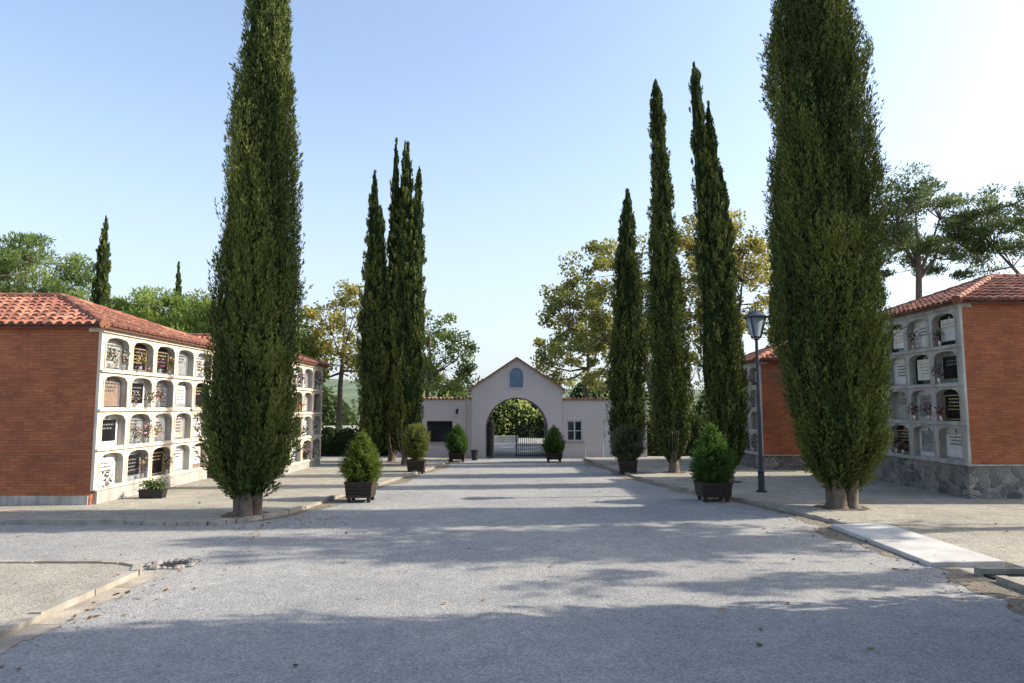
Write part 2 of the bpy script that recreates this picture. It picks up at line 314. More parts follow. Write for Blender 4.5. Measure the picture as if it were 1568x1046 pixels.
tree('pine_tree',24.2,40,16.6,(12.4,3.5,3,4.0,0,0),110,.8,170,.26,PD,51,tr=.25,needle=True,flat=.5,trunk_top=.65)
tree('pine_tree',30.5,39,16.4,(12.2,4.8,3.4,3.8,0,0),115,.85,170,.26,PD,52,tr=.28,needle=True,flat=.5,trunk_top=.6)
tree('pine_tree',20.5,44,13,(9.6,3.3,3,3.2,0,0),80,.8,180,.26,PN,53,tr=.22,needle=True,flat=.5,trunk_top=.6)
# trees outside the frame on the right, whose dappled shade falls on the road
tree('plane_tree',19.5,14.0,15,(10.8,4.6,1.3,4.6,0,0),65,.8,80,.26,OL,61,tr=.24,hollow=.1)
tree('plane_tree',18.5,10.9,13,(8.5,3.0,.6,4.0,0,0),10,.5,60,.24,OL,62,tr=.14,hollow=.1)
# ---------------------------------------------------------------- foliage masses
def mass(name,ells,n,ls,cols,seed,core=True,E=None):
    rng=np.random.default_rng(seed); E=empty(name)
    PP=[];OO=[];TT=[]
    for (cx,cy,cz,rx,ry,rz) in ells:
        off=nrm(rng.normal(size=(n,3))); off[:,2]=np.abs(off[:,2])*.9-.1*rng.random(n); q=rng.uniform(.8,1.08,n)[:,None]*(1+.12*np.sin(off[:,:1]*9+cx)*np.cos(off[:,2:]*8))
        PP.append(np.array((cx,cy,cz))+off*np.array((rx,ry,rz))*q); OO.append(off); TT.append(np.full(n,rng.normal(0,.25)))
    P=np.concatenate(PP);O=np.concatenate(OO);T=np.concatenate(TT); m=len(P)
    D=nrm(O+.9*rng.normal(size=(m,3))); l=rng.uniform(.6,1.3,m)*ls
    tone=np.clip(.4+T+rng.normal(0,.2,m)+.2*np.sin(P[:,0]*1.7)*np.cos(P[:,2]*2.1),0,1)[:,None]
    blades('leaves',P,D,sidevec(D,rng),l,l*.7,np.array(cols[0])*(1-tone)+np.array(cols[1])*tone,'leaf',E)
    b=MB(); k=b.mi('core')
    for (cx,cy,cz,rx,ry,rz) in ells:
        rows=[]
        for a in range(7):
            t=math.pi/2*a/6; row=[]
            for q in range(12):
                f=6.283*q/12; row.append(len(b.v)); b.v.append((cx+.8*rx*math.cos(t)*math.cos(f),cy+.8*ry*math.cos(t)*math.sin(f),cz+.8*rz*math.sin(t)))
            rows.append(row)
        for a in range(6):
            for q in range(12): b.f.append((rows[a][q],rows[a][(q+1)%12],rows[a+1][(q+1)%12],rows[a+1][q])); b.m.append(k)
    b.obj('mass_dark_core',E)
r=random.Random(5)
mass('distant_trees',[(x+r.uniform(-2,2),95+r.uniform(-6,12),-1,r.uniform(4,6.5),4,r.uniform(6.5,9.5)) for x in range(-110,130,6)],700,.55,((.08,.12,.045),(.22,.28,.10)),70)
mass('bushes',[(x+r.uniform(-.6,.6),52+r.uniform(-1.5,3),-.3,r.uniform(1.6,2.6),2,r.uniform(2.9,4.4)) for x in np.arange(-9,11,2.0)],900,.26,((.14,.19,.045),(.40,.44,.13)),71)
mass('hedge',[(x,33.5+r.uniform(-.2,.2),-.2,1.0,.8,r.uniform(1.9,2.3)) for x in np.arange(-12.5,-5.6,.9)],700,.12,((.025,.045,.015),(.08,.12,.03)),72)
mass('hedge',[(x,33.6+r.uniform(-.2,.2),-.2,1.0,.8,r.uniform(2.3,2.8)) for x in np.arange(6.2,13,.9)],700,.12,((.035,.06,.018),(.11,.15,.04)),73)
# ---------------------------------------------------------------- ground
gm=ground_mat('gravel_ground',(.30,.29,.27),(.38,.36,.33),.25,.3,.4)
rm=ground_mat('road_gravel',(.255,.258,.268),(.345,.338,.33),.34,.25,.5,.24)
pm=ground_mat('pavement_gravel',(.28,.262,.23),(.39,.365,.315),.34,.5,.6,.28)
dm=ground_mat('dirt_verge',(.18,.155,.12),(.27,.235,.19),.35,.9,.8,.3)
g=MB(); S=500; g.face([(-S,-S,0),(S,-S,0),(S,S,0),(-S,S,0)],gm); g.obj('ground')
def smooth_line(pts,n=6):
    out=[]
    for i in range(len(pts)-1):
        p0=pts[max(0,i-1)];p1=pts[i];p2=pts[i+1];p3=pts[min(len(pts)-1,i+2)]
        for k in range(n):
            t=k/n; out.append(tuple(.5*((2*p1[a])+(-p0[a]+p2[a])*t+(2*p0[a]-5*p1[a]+4*p2[a]-p3[a])*t*t+(-p0[a]+3*p1[a]-3*p2[a]+p3[a])*t**3) for a in (0,1)))
    out.append(tuple(pts[-1])); return out
Lk=[(-30,13.8),(-24,13.8),(-18,13.78),(-13,13.75),(-10,13.72)]+smooth_line([(-7.6,13.7),(-6.3,13.55),(-5.35,14.0),(-4.75,15.4),(-4.35,18),(-3.75,21.3),(-3.1,25),(-2.75,28),(-2.6,30.6)])
Rk=smooth_line([(6.45,13.4),(6.3,14.2),(5.75,16.6),(4.75,19.3),(4.1,22),(3.6,26),(3.35,28.5),(3.2,30.6)])
rd=MB()
rd.face([(-5.1,-6,.004),(6.4,-6,.004),(6.45,13.4,.004)]+[(p[0],p[1],.004) for p in Rk[1:]]+[(3.2,31,.004),(1.66,31.2,.004),(1.66,60,.004),(-1.2,60,.004),(-1.2,31.2,.004),(-2.6,31,.004)]+[(p[0],p[1],.004) for p in Lk[::-1]]+[(-30,10.2,.004),(-5.1,10.15,.004)],rm)
rd.obj('road')
rr=random.Random(21); s=MB(); yy=[-6+.25*i for i in range(64)]
for a,c in zip(yy[:-1],yy[1:]):
    j=-4.80+rr.uniform(-.03,.03)
    s.face([(-5.095,a,.009),(j,a,.009),(j,c-.012 if int(c*4)%6==0 else c,.009),(-5.095,c-.012 if int(c*4)%6==0 else c,.009)],'gutter')
s.obj('gutter')
def wob(y,k): return .18*math.sin(y*1.3+k)+.11*math.sin(y*3.7+k*2)+.06*math.sin(y*9+k)
s=MB(); yy=[4+.12*i for i in range(80)]
w_=[5.85+wob(y,1) for y in yy]
for i in range(79): s.face([(w_[i],yy[i],.009),(6.39,yy[i],.009),(6.39,yy[i+1],.009),(w_[i+1],yy[i+1],.009)],dm)
for i in range(len(Rk)-1):
    p,q=Rk[i],Rk[i+1]; s.face([(p[0]-.3-wob(p[1],3)*.7,p[1],.009),(p[0]-.005,p[1],.009),(q[0]-.005,q[1],.009),(q[0]-.3-wob(q[1],3)*.7,q[1],.009)],dm)
for i in range(17,len(Lk)-1):
    p,q=Lk[i],Lk[i+1]; s.face([(p[0]+.005,p[1],.009),(p[0]+.3+wob(p[1],5)*.7,p[1],.009),(q[0]+.3+wob(q[1],5)*.7,q[1],.009),(q[0]+.005,q[1],.009)],dm)
s.obj('dirt_verge')
def raised(name,line,outer,h=.09,w=.13):
    b=MB(); ln=[Vector((p[0],p[1])) for p in line]; inn=[]
    c=Vector((sum(o[0] for o in outer)/len(outer),sum(o[1] for o in outer)/len(outer)))
    for i,p in enumerate(ln):
        a=ln[max(0,i-1)]; q=ln[min(len(ln)-1,i+1)]; d=(q-a).normalized(); n=Vector((-d.y,d.x))
        if i==0: sgn=1 if n.dot(c-p)>0 else -1
        inn.append(p+n*w*sgn)
    rr=random.Random(3)
    for i in range(len(ln)-1):
        a,q,ai,qi=ln[i],ln[i+1],inn[i],inn[i+1]; hh=h+rr.uniform(-.02,.01); ja=Vector((rr.uniform(-.015,.015),rr.uniform(-.01,.01)))
        g_=.015; d=(q-a)*(g_/max(.02,(q-a).length)); q=q-d; qi=qi-d
        V=[(a.x,a.y,-.02),(q.x,q.y,-.02),(qi.x,qi.y,-.02),(ai.x,ai.y,-.02)]; T=[(v[0]+ja.x,v[1]+ja.y,hh) for v in V]
        b.face(T,'kerb')
        for k in range(4): b.face([V[k],V[(k+1)%4],T[(k+1)%4],T[k]],'kerb')
    b.face([(p.x,p.y,h-.022) for p in inn]+[(o[0],o[1],h-.022) for o in outer],pm)
    b.obj(name)
def seg(a,b,n): return [(a[0]+(b[0]-a[0])*i/n,a[1]+(b[1]-a[1])*i/n) for i in range(n+1)]
raised('pavement',seg((-5.1,-6),(-5.1,9.6),16)+[(-5.25,9.95),(-5.6,10.15)]+seg((-5.9,10.2),(-30,10.3),24),[(-30,-6)])
raised('pavement',Lk,[(-2.6,31.2),(-30,31.2)])
raised('pavement',Rk,[(3.2,31.2),(30,31.2),(30,13.4),(6.7,13.4)])
raised('pavement',seg((6.4,-6),(6.4,9.3),15),[(30,9.5),(30,-6)])
s=MB(); 
s.v+=[(6.05,10.15,-.02),(7.1,10.1,-.02),(7.15,13.3,-.02),(6.1,13.35,-.02),(6.05,10.15,.07),(7.1,10.1,.10),(7.15,13.3,.10),(6.1,13.35,.08)]
k=s.mi('slab')
for f in ((4,5,6,7),(0,1,5,4),(1,2,6,5),(2,3,7,6),(3,0,4,7)): s.f.append(f); s.m.append(k)
s.obj('concrete_slab',bevel=.015)
s=MB(); s.box(6.45,9.0,9.42,9.6,-.02,.03,'dark'); s.box(6.4,9,9.6,9.72,-.02,.10,'kerb'); s.obj('drain_channel')  # dark box colour stands in for the shade in the channel gap
s=MB(); s.box(7.2,30,9.75,13.7,-.02,.062,pm); s.obj('pavement')
s=MB(); rr=random.Random(9)
s.face([(-4.95+.19*math.cos(a*.785),10.25+.15*math.sin(a*.785),.014) for a in range(8)],'dark')  # flat dark disc painted for the shade down the hole
def rock(b,cx,cy,cz,r,rr,m='rock'):
    rows=[]
    for a in range(5):
        t=math.pi*a/4-math.pi/2; row=[]
        for q in range(7):
            f=6.283*q/7; k_=r*rr.uniform(.8,1.15); row.append(len(b.v)); b.v.append((cx+k_*math.cos(t)*math.cos(f),cy+k_*math.cos(t)*math.sin(f),cz+k_*.6*math.sin(t)))
        rows.append(row)
    k=b.mi(m)
    for a in range(4):
        for q in range(7): b.f.append((rows[a][q],rows[a][(q+1)%7],rows[a+1][(q+1)%7],rows[a+1][q])); b.m.append(k)
for a in range(26):
    t=a*.245; rock(s,-4.95+.3*math.cos(t)+rr.uniform(-.05,.05),10.25+.24*math.sin(t)+rr.uniform(-.03,.03),.02,rr.uniform(.025,.075),rr)
s.obj('drain_hole')
s=MB()
for a in range(600):
    side=rr.choice((-1,1)); yy=rr.uniform(6.3,20); xx=(-5.0+rr.gauss(0,.12)+abs(rr.gauss(0,.5))) if side<0 else 6.35-abs(rr.gauss(0,.5)); rock(s,xx,yy,.008,rr.uniform(.005,.018),rr)
for a in range(90): rock(s,rr.uniform(-5.4,-3.2),rr.uniform(13,15),.01,rr.uniform(.01,.03),rr)
s.obj('loose_stones')
rng=np.random.default_rng(4); n=520
P=np.c_[rng.uniform(-9,10,n),rng.uniform(6,26,n),np.full(n,.02)]; P[:,2]+=np.where((P[:,0]<-5.1)|(P[:,0]>6.3),.07,0)
P[:330,0]=np.where(rng.random(330)<.4,-4.9+np.abs(rng.normal(0,.4,330)),6.1-np.abs(rng.normal(0,.5,330))); P[:330,2]=.02
D=rng.normal(size=(n,3)); D[:,2]*=.15; D=nrm(D); Sd=nrm(np.cross(D,np.array([0,0,1.])+.3*rng.normal(size=(n,3))))
t=rng.random((n,1)); blades('fallen_leaves',P,D,Sd,rng.uniform(.03,.11,n),rng.uniform(.02,.07,n),np.array((.10,.06,.03))*(1-t)+np.array((.36,.17,.05))*t,'leaf')
s=MB()
for (cx,cy,rad) in ((-5.55,14.6,.5),(7.4,15.6,.55),(6.54,20.9,.4),(5.6,23.9,.4)):
    s.face([(cx+rad*(1+.15*math.sin(a*2.1))*math.cos(a*.393),cy+rad*(1+.15*math.cos(a*1.3))*math.sin(a*.393),.078) for a in range(16)],'soil')
s.obj('soil_patch')
hm=MB(); k=hm.mi(simple('hill_green',(.10,.14,.08),.95,var=.4,scale=.08)); cols_=120
for j in range(5):
    for i in range(cols_+1):
        x=-420+840*i/cols_; y=170+j*60; z=(-2,5,9,12,9)[j]*(1+.35*math.sin(x*.013+j)+.2*math.sin(x*.041+j*2))-1
        hm.v.append((x,y,z))
for j in range(4):
    for i in range(cols_): a=j*(cols_+1)+i; hm.f.append((a,a+1,a+cols_+2,a+cols_+1)); hm.m.append(k)
hm.obj('hills',None,True)
# ---------------------------------------------------------------- niche blocks
def hip_roof(b,x0,x1,y0,y1,z,rise,ov=.14):
    x0-=ov;x1+=ov;y0-=ov;y1+=ov; lx=x1-x0; ly=y1-y0; hd=min(lx,ly)/2; tan=rise/hd
    sides=[((x0,y0),(1,0),lx,(0,1)),((x1,y0),(0,1),ly,(-1,0)),((x1,y1),(-1,0),lx,(0,-1)),((x0,y1),(0,-1),ly,(1,0))]
    rr=random.Random(int(x0*10))
    for (A,e,L,n) in sides:
        def P(s_,t_,dz=0): return (A[0]+e[0]*s_+n[0]*t_,A[1]+e[1]*s_+n[1]*t_,z+t_*tan+dz)
        b.face([P(0,0),P(L,0),P(L-hd,hd),P(hd,hd)] if L>2*hd+.01 else [P(0,0),P(L,0),P(hd,hd)],'tileflat')
        b.face([P(0,.0,-.05),P(L,0,-.05),P(L,0),P(0,0)],'tileflat')
        k=b.mi('tile'); s_=.12
        while s_<L-.05:
            tm=min(s_,L-s_,hd); t_=-.04
            while t_<tm-.05:
                t2=min(t_+.40,tm); r0=.094; r1=.078; rows=[]
                jz=rr.uniform(-.008,.008); js=rr.uniform(-.012,.012)
                for (tt,rad,dz) in ((t_,r0,.03),(t2+.03,r1,.004)):
                    row=[]
                    for q in range(7):
                        a=math.pi*q/6; c=math.cos(a)*rad; h_=math.sin(a)*rad
                        row.append(len(b.v)); p=P(s_+c+js,tt,dz+h_+jz); b.v.append(p)
                    rows.append(row)
                for q in range(6): b.f.append((rows[0][q],rows[0][q+1],rows[1][q+1],rows[1][q])); b.m.append(k)
                b.f.append(tuple(rows[0])); b.m.append(b.mi('tileflat'))
                t_+=.38
            s_+=.225
    if lx>=ly: ra=(x0+hd,y0+hd); rb=(x1-hd,y0+hd); hips=[((x0,y0),ra),((x0,y1),ra),((x1,y0),rb),((x1,y1),rb)]
    else: ra=(x0+hd,y0+hd); rb=(x0+hd,y1-hd); hips=[((x0,y0),ra),((x1,y0),ra),((x0,y1),rb),((x1,y1),rb)]
    def caps(p,q):
        p=Vector(p);q=Vector(q); n_=max(1,int((q-p).length/.36))
        for i in range(n_): b.tube([p.lerp(q,i/n_),p.lerp(q,(i+1.08)/n_)],[.115,.095],'tile',8)
    for c,r_ in hips: caps((c[0],c[1],z+.04),(r_[0],r_[1],z+rise+.05))
    if (ra[0]-rb[0])**2+(ra[1]-rb[1])**2>.1: caps((ra[0],ra[1],z+rise+.05),(rb[0],rb[1],z+rise+.05))
FL=[(.75,.35,.45),(.60,.08,.08),(.8,.75,.68),(.75,.5,.12),(.45,.15,.45),(.8,.55,.5)]
def niche_block(x0,x1,y0,y1,face,base,top,rise,ncol,seed,rubble=False,frame='cream'):
    rr=random.Random(seed); rng=np.random.default_rng(seed); E=empty('niche_block')
    s=1 if face=='+' else -1; xf=x1 if s>0 else x0
    W=MB()
    bx0,bx1=(x0,xf-.30) if s>0 else (xf+.30,x1)
    W.box(bx0,bx1,y0,y1,base-.4 if not rubble else base,top,'brick')
    ca,cb=sorted((xf-s*.30,xf-s*.07))
    for (ya,yb) in ((y0,y0+.12),(y1-.12,y1)): W.box(ca,cb,ya,yb,.0,top,'brick')
    W.obj('brick_walls',E)
    if rubble:
        b=MB(); e=.05; b.box(x0-e,x1+e,y0-e,y1+e,-.1,base,'rubble'); b.box(x0-e-.03,x1+e+.03,y0-e-.03,y1+e+.03,base+.002,base+.05,'conc'); b.obj('stone_base',E,bevel=.02)
    else:
        b=MB(); a,c=sorted((xf-s*.30,xf+s*.02)); b.box(a,c,y0+.122,y1-.122,-.1,base,'conc')
        b.box(x0-.03,bx1+.2 if s>0 else x1+.03,y0-.03,y0+.05,-.1,.28,'conc'); b.obj('plinth',E)
    F=MB(); B=MB(); Dt=MB(); fp=[];fd=[];fc=[];fl=[]
    if rubble: base+=.05
    cw=(y1-y0-.16)/ncol; ch=(top-.12-base)/4; dep=.17
    def pt(a,z,d=0): return (xf-s*d,a,z)
    a_,c_=sorted((xf,xf-s*.07))
    F.box(a_,c_,y0,y0+.08,base,top-.002,frame); F.box(a_,c_,y1-.08,y1,base,top-.002,frame)
    F.box(*sorted((xf+s*.05,xf-s*.3)),y0-.02,y1+.02,top-.12,top,frame)
    for i in range(4):
        for j in range(ncol):
            ya=y0+.08+j*cw; yb=ya+cw; za=base+i*ch; zb=za+ch
            m_=.10; ia=ya+m_; ib=yb-m_; iz=za+.07; spr=zb-.24; rise_=.15; N=10
            arch=[(ib-(ib-ia)*q/N, spr+rise_*math.sqrt(max(0,1-(2*q/N-1)**2))**.8) for q in range(N+1)]
            F.face([pt(ya,za),pt(ia,za),pt(ia,spr),pt(ya,spr)],frame); F.face([pt(ib,za),pt(yb,za),pt(yb,spr),pt(ib,spr)],frame)
            F.face([pt(ia,za),pt(ib,za),pt(ib,iz),pt(ia,iz)],frame)
            F.face([pt(ya,spr),pt(ia,spr),pt(ia,zb),pt(ya,zb)],frame); F.face([pt(ib,spr),pt(yb,spr),pt(yb,zb),pt(ib,zb)],frame)
            for q in range(N): F.face([pt(*arch[q]),pt(*arch[q+1]),pt(arch[q+1][0],zb),pt(arch[q][0],zb)],frame)
            bd=[(ia,iz),(ib,iz)]+arch
            for q in range(len(bd)): p,p2=bd[q],bd[(q+1)%len(bd)]; F.face([pt(*p),pt(*p2),pt(*p2,dep),pt(*p,dep)],'conc')
            my=(ia+ib)/2; mz=(iz+spr)/2
            def sc(p,k=1.07): return (my+(p[0]-my)*k, mz+(p[1]-mz)*(k-.01))
            for q in range(1,len(bd)):
                p,p2=bd[q],bd[(q+1)%len(bd)]; o1,o2=sc(p),sc(p2); d=-.02
                F.face([pt(*p,d),pt(*p2,d),pt(*o2,d),pt(*o1,d)],frame); F.face([pt(*o1,d),pt(*o2,d),pt(*o2,0),pt(*o1,0)],frame); F.face([pt(*p,d),pt(*p2,d),pt(*p2,0),pt(*p,0)],frame)
            mt=rr.choices(['white','greym','black','rose','conc'],[6,3,5,1,1])[0]
            B.face([pt(*p,dep) for p in bd],mt)
            hw=ib-ia; st=rr.random(); mid=(ia+ib)/2
            def bx(a0,a1,z0_,z1_,d0,d1,m): X=sorted((xf-s*d0,xf-s*d1)); Dt.box(X[0],X[1],a0,a1,z0_,z1_,m)
            if st<.6:
                fm='alu' if mt!='black' else 'gold'
                bx(ia+.05,ia+.075,iz+.03,spr,dep,dep-.03,fm); bx(ib-.075,ib-.05,iz+.03,spr,dep,dep-.03,fm); bx(ia+.075,ib-.075,iz+.03,iz+.055,dep,dep-.03,fm); bx(ia+.075,ib-.075,spr-.025,spr,dep,dep-.03,fm)
            else: bx(ia+.12,ib-.12,iz+.12,spr+.02,dep,dep-.02,rr.choice(['white','white','greym','black']))
            lm='gold' if mt=='black' else 'lett'
            for q in range(rr.randint(2,4)):
                w_=hw*rr.uniform(.16,.3); zz=spr-.12-q*.09; a0=mid-w_
                while a0<mid+w_: l_=rr.uniform(.04,.12); bx(a0,min(a0+l_,mid+w_),zz,zz+.035,dep-.022,dep-.027,lm); a0+=l_+.03
            if rr.random()<.5: bx(mid-.012,mid+.012,spr-.04,spr+.11,dep-.0,dep-.015,lm); bx(mid-.045,mid+.045,spr+.04,spr+.062,dep-.001,dep-.016,lm)
            if rr.random()<(.7 if s>0 else .45):
                for side in (rr.choice([(-1,),(1,),(-1,1)])):
                    c=np.array((xf+s*rr.uniform(-.05,.08),mid+side*hw*.27,iz+rr.uniform(.16,.30)))
                    Dt.tube([(c[0],c[1],iz),(c[0],c[1],iz+.05),(c[0],c[1],iz+.13)],[.03,.045,.05],'alu',8)
                    q=rr.randint(70,130); sz=rr.uniform(.7,1.3); o=rng.normal(size=(q,3))*np.array((.06,.09,.085))*sz; o[:,0]+=s*.03
                    fc_=np.array(rr.choice(FL)); fc2=np.array(rr.choice(FL)); colr=np.where(rng.random((q,1))<.6,np.array((.045,.09,.03)),np.where(rng.random((q,1))<.6,fc_,fc2))
                    fp.append(c+np.array((0,0,.07))+o); fc.append(colr*rng.uniform(.5,1.0,(q,1))); fd.append(rng.normal(size=(q,3))); fl.append(rng.uniform(.03,.07,q))
        F.box(*sorted((xf+s*.021,xf+s*.05)),y0+.0,y1,base+i*ch-.02 if i else base+.001,base+i*ch+.035,frame)
    F.obj('niche_frames',E); B.obj('niche_slabs',E); Dt.obj('niche_plaques',E)
    P=np.concatenate(fp);D=nrm(np.concatenate(fd)); blades('bouquets',P,D,sidevec(D,rng),np.concatenate(fl),np.concatenate(fl)*.9,np.concatenate(fc),'petal',E)
    T=MB(); hip_roof(T,x0,x1,y0,y1,top+.004,rise); T.obj('tile_roof',E)
    return E
niche_block(-20,-9.66,16.0,22.0,'+',.38,4.2,1.15,5,1)
niche_block(-15,-7.62,22.4,27.5,'+',.3,3.95,.9,4,2)
niche_block(11.3,21,17.1,23.0,'-',.85,4.95,1.15,5,3,True,'greyf')
niche_block(9.05,16,25.0,29.2,'-',.55,4.0,.9,4,4,True,'greyf')
# ---------------------------------------------------------------- gatehouse
G=empty('gatehouse'); gy=31.5
def strip_wall(b,xs,zb,zt,y0,y1,m):
    for a,c in zip(xs[:-1],xs[1:]):
        q=[(a,zb(a)),(c,zb(c)),(c,zt(c)),(a,zt(a))]
        b.face([(p[0],y0,p[1]) for p in q],m); b.face([(p[0],y1,p[1]) for p in q[::-1]],m)
        b.face([(a,y0,zb(a)),(a,y1,zb(a)),(c,y1,zb(c)),(c,y0,zb(c))],m)
        b.face([(a,y0,zt(a)),(c,y0,zt(c)),(c,y1,zt(c)),(a,y1,zt(a))],m)
cx=.22; hw=2.08; ar=1.43; spr=1.32; ez=3.12; ap=4.5
b=MB()
def zt(x): return ap-(ap-ez)*abs(x-cx)/hw
xs=[cx-ar*math.cos(math.pi*q/28) for q in range(29)]
def zb(x): return spr+math.sqrt(max(0,ar*ar-(x-cx)**2))
for (y0,y1) in ((gy,gy+.35),(gy+3.2,gy+3.55)):
    strip_wall(b,sorted(set(xs)),zb,zt,y0,y1,'plaster')
    for (a,c) in ((cx-hw,cx-ar),(cx+ar,cx+hw)):
        strip_wall(b,[a,c],lambda x:-.1,zt,y0,y1,'plaster')
        e=c if a<0 else a
        b.face([(e,y0,-.1),(e,y1,-.1),(e,y1,spr),(e,y0,spr)],'plaster')
        o_=a if a<0 else c
        b.face([(o_,y0,-.1),(o_,y1,-.1),(o_,y1,ez),(o_,y0,ez)],'plaster')
b.box(cx-hw,cx-ar-.2,gy+.35,gy+3.2,-.1,ez-.05,'plaster'); b.box(cx+ar+.2,cx+hw,gy+.35,gy+3.2,-.1,ez-.05,'plaster')
b.obj('arch_walls',G)
b=MB()
for sg in (-1,1):
    pa=(cx,ap); pe=(cx+sg*(hw+.14),ez-.10)
    for (d0,d1,y0,y1,m) in ((.0,.07,gy-.10,gy+3.65,'plaster2'),(.07,.13,gy-.16,gy+3.7,'tile')):
        q=[(pa[0],pa[1]+d0),(pe[0],pe[1]+d0),(pe[0],pe[1]+d1),(pa[0],pa[1]+d1)]
        b.face([(p[0],y0,p[1]) for p in q],m); b.face([(p[0],y1,p[1]) for p in q],m)
        b.face([(q[3][0],y0,q[3][1]),(q[2][0],y0,q[2][1]),(q[2][0],y1,q[2][1]),(q[3][0],y1,q[3][1])],m)
        b.face([(q[0][0],y0,q[0][1]),(q[1][0],y0,q[1][1]),(q[1][0],y1,q[1][1]),(q[0][0],y1,q[0][1])],m)
        b.face([(q[1][0],y0,q[1][1]),(q[2][0],y0,q[2][1]),(q[2][0],y1,q[2][1]),(q[1][0],y1,q[1][1])],m)
    b.box(*sorted((cx+sg*(hw-.001),cx+sg*(hw+.16))),gy-.09,gy+.4,ez-.2,ez-.1,'plaster2')
b.obj('gable_roof',G)
b=MB()
pts=[(cx-.02+.31*math.cos(math.pi*q/12),4.0-.18+.31*math.sin(math.pi*q/12)) for q in range(13)]
pan=[(cx-.33,3.22),(cx+.29,3.22)]+pts
b.face([(p[0],gy-.006,p[1]) for p in pan],'blue')
ctr=(cx-.02,3.6)
for q in range(len(pan)):
    p,p2=pan[q],pan[(q+1)%len(pan)]
    def off(p,k=1.09): return (ctr[0]+(p[0]-ctr[0])*k,ctr[1]+(p[1]-ctr[1])*k)
    a_,c_=off(p),off(p2)
    b.face([(p[0],gy-.03,p[1]),(p2[0],gy-.03,p2[1]),(c_[0],gy-.03,c_[1]),(a_[0],gy-.03,a_[1])],'plaster')
    b.face([(p[0],gy-.03,p[1]),(p2[0],gy-.03,p2[1]),(p2[0],gy-.006,p2[1]),(p[0],gy-.006,p[1])],'plaster')
    b.face([(a_[0],gy-.03,a_[1]),(c_[0],gy-.03,c_[1]),(c_[0],gy-.0,c_[1]),(a_[0],gy-.0,a_[1])],'plaster')
b.obj('blue_panel',G)
def wing(x0,x1,ops,top):
    b=MB(); y0=gy+.12
    xs=sorted([x0,x1]+[o[0] for o in ops]+[o[1] for o in ops])
    for a,c in zip(xs[:-1],xs[1:]):
        o=[o for o in ops if abs(o[0]-a)<1e-6]
        if not o: b.box(a,c,y0,y0+.3,-.1,top,'plaster')
        else:
            o=o[0]; b.box(a,c,y0,y0+.3,o[3],top,'plaster')
            if o[2]>.05: b.box(a,c,y0,y0+.3,-.1,o[2],'plaster'); b.box(a-.05,c+.05,y0-.06,y0-.002,o[2]-.06,o[2],'plaster2')
            if o[4]=='grille':
                b.face([(a,y0+.2,o[2]),(c,y0+.2,o[2]),(c,y0+.2,o[3]),(a,y0+.2,o[3])],'wglass')
                for q in range(9): xx=a+(c-a)*(q+.5)/9; b.box(xx-.012,xx+.012,y0+.03,y0+.055,o[2],o[3],'iron')
                for zz in (.33,.66): z_=o[2]+(o[3]-o[2])*zz; b.box(a,c,y0+.058,y0+.08,z_-.012,z_+.012,'iron')
            elif o[4]=='win':
                b.face([(a,y0+.2,o[2]),(c,y0+.2,o[2]),(c,y0+.2,o[3]),(a,y0+.2,o[3])],'wglass')
                t=.06
                b.box(a,a+t,y0+.1,y0+.17,o[2],o[3],'wdoor'); b.box(c-t,c,y0+.1,y0+.17,o[2],o[3],'wdoor'); b.box(a+t,c-t,y0+.1,y0+.17,o[3]-t,o[3],'wdoor'); b.box(a+t,c-t,y0+.1,y0+.17,o[2],o[2]+t,'wdoor')
                mx=(a+c)/2; b.box(mx-.03,mx+.03,y0+.1,y0+.165,o[2]+t,o[3]-t,'wdoor'); mz=(o[2]+o[3])/2; b.box(a+t,c-t,y0+.1,y0+.16,mz-.015,mz+.015,'wdoor')
            else:
                b.box(a,c,y0+.12,y0+.17,0,o[3],'wdoor'); b.box(a+.06,a+.1,y0+.08,y0+.12,.95,1.1,'alu')
    b.box(x0,x0+.25,y0+.3,y0+3.6,-.1,top,'plaster'); b.box(x1-.25,x1,y0+.3,y0+3.6,-.1,top,'plaster'); b.box(x0,x1,y0+3.6,y0+3.85,-.1,top,'plaster')
    b.box(x0+.25,x1-.25,y0+.3,y0+3.6,top-.3,top-.2,'conc')
    b.box(x0-.03,x1+.03,y0-.05,y0+.35,top,top+.05,'plaster2')
    xx=x0
    while xx<x1-.1:
        b.tube([(xx+.09,y0-.08,top+.05),(xx+.09,y0+.42,top+.09)],[.055,.05],'tile',8); xx+=.18
    b.obj('wing',G)
wing(-5.6,cx-hw-.002,[(-3.92,-2.74,.72,1.68,'grille')],2.66)
wing(cx+hw+.002,6.2,[(2.52,3.25,.76,1.70,'win'),(4.2,4.65,0,1.72,'door')],2.62)
b=MB(); b.tube([(-2.05,gy-.05,0),(-2.05,gy-.05,2.7)],[.035,.035],'plaster2',8); b.obj('downpipe',G)
b=MB(); b.box(-2.55,-2.48,gy-.0,gy+.12,2.2,2.24,'iron'); b.tube([(-2.52,gy-.02,2.0),(-2.52,gy-.02,2.2)],[.04,.07],'iron',8); b.obj('wall_lantern',G)
def gate_leaf(ax,ay,dx,dy,w,h,name):
    b=MB(); n=14; P=lambda t:(ax+dx*w*t,ay+dy*w*t)
    for t in (0,1): p=P(t); b.tube([(p[0],p[1],.03),(p[0],p[1],h+.05)],[.03,.03],'iron',6)
    for z in (.08,.55,h-.12,h): 
        p,q=P(0),P(1); b.tube([(p[0],p[1],z),(q[0],q[1],z)],[.02,.02],'iron',6)
    for i in range(1,n): p=P(i/n); b.tube([(p[0],p[1],.08),(p[0],p[1],h+.1),(p[0],p[1],h+.17)],[.013,.013,.002],'iron',5)
    b.obj(name)
gate_leaf(1.55,gy+.6,-1,.03,1.35,1.45,'iron_gate'); gate_leaf(-1.13,gy+.6,.22,-.97,1.35,1.5,'iron_gate')
b=MB()
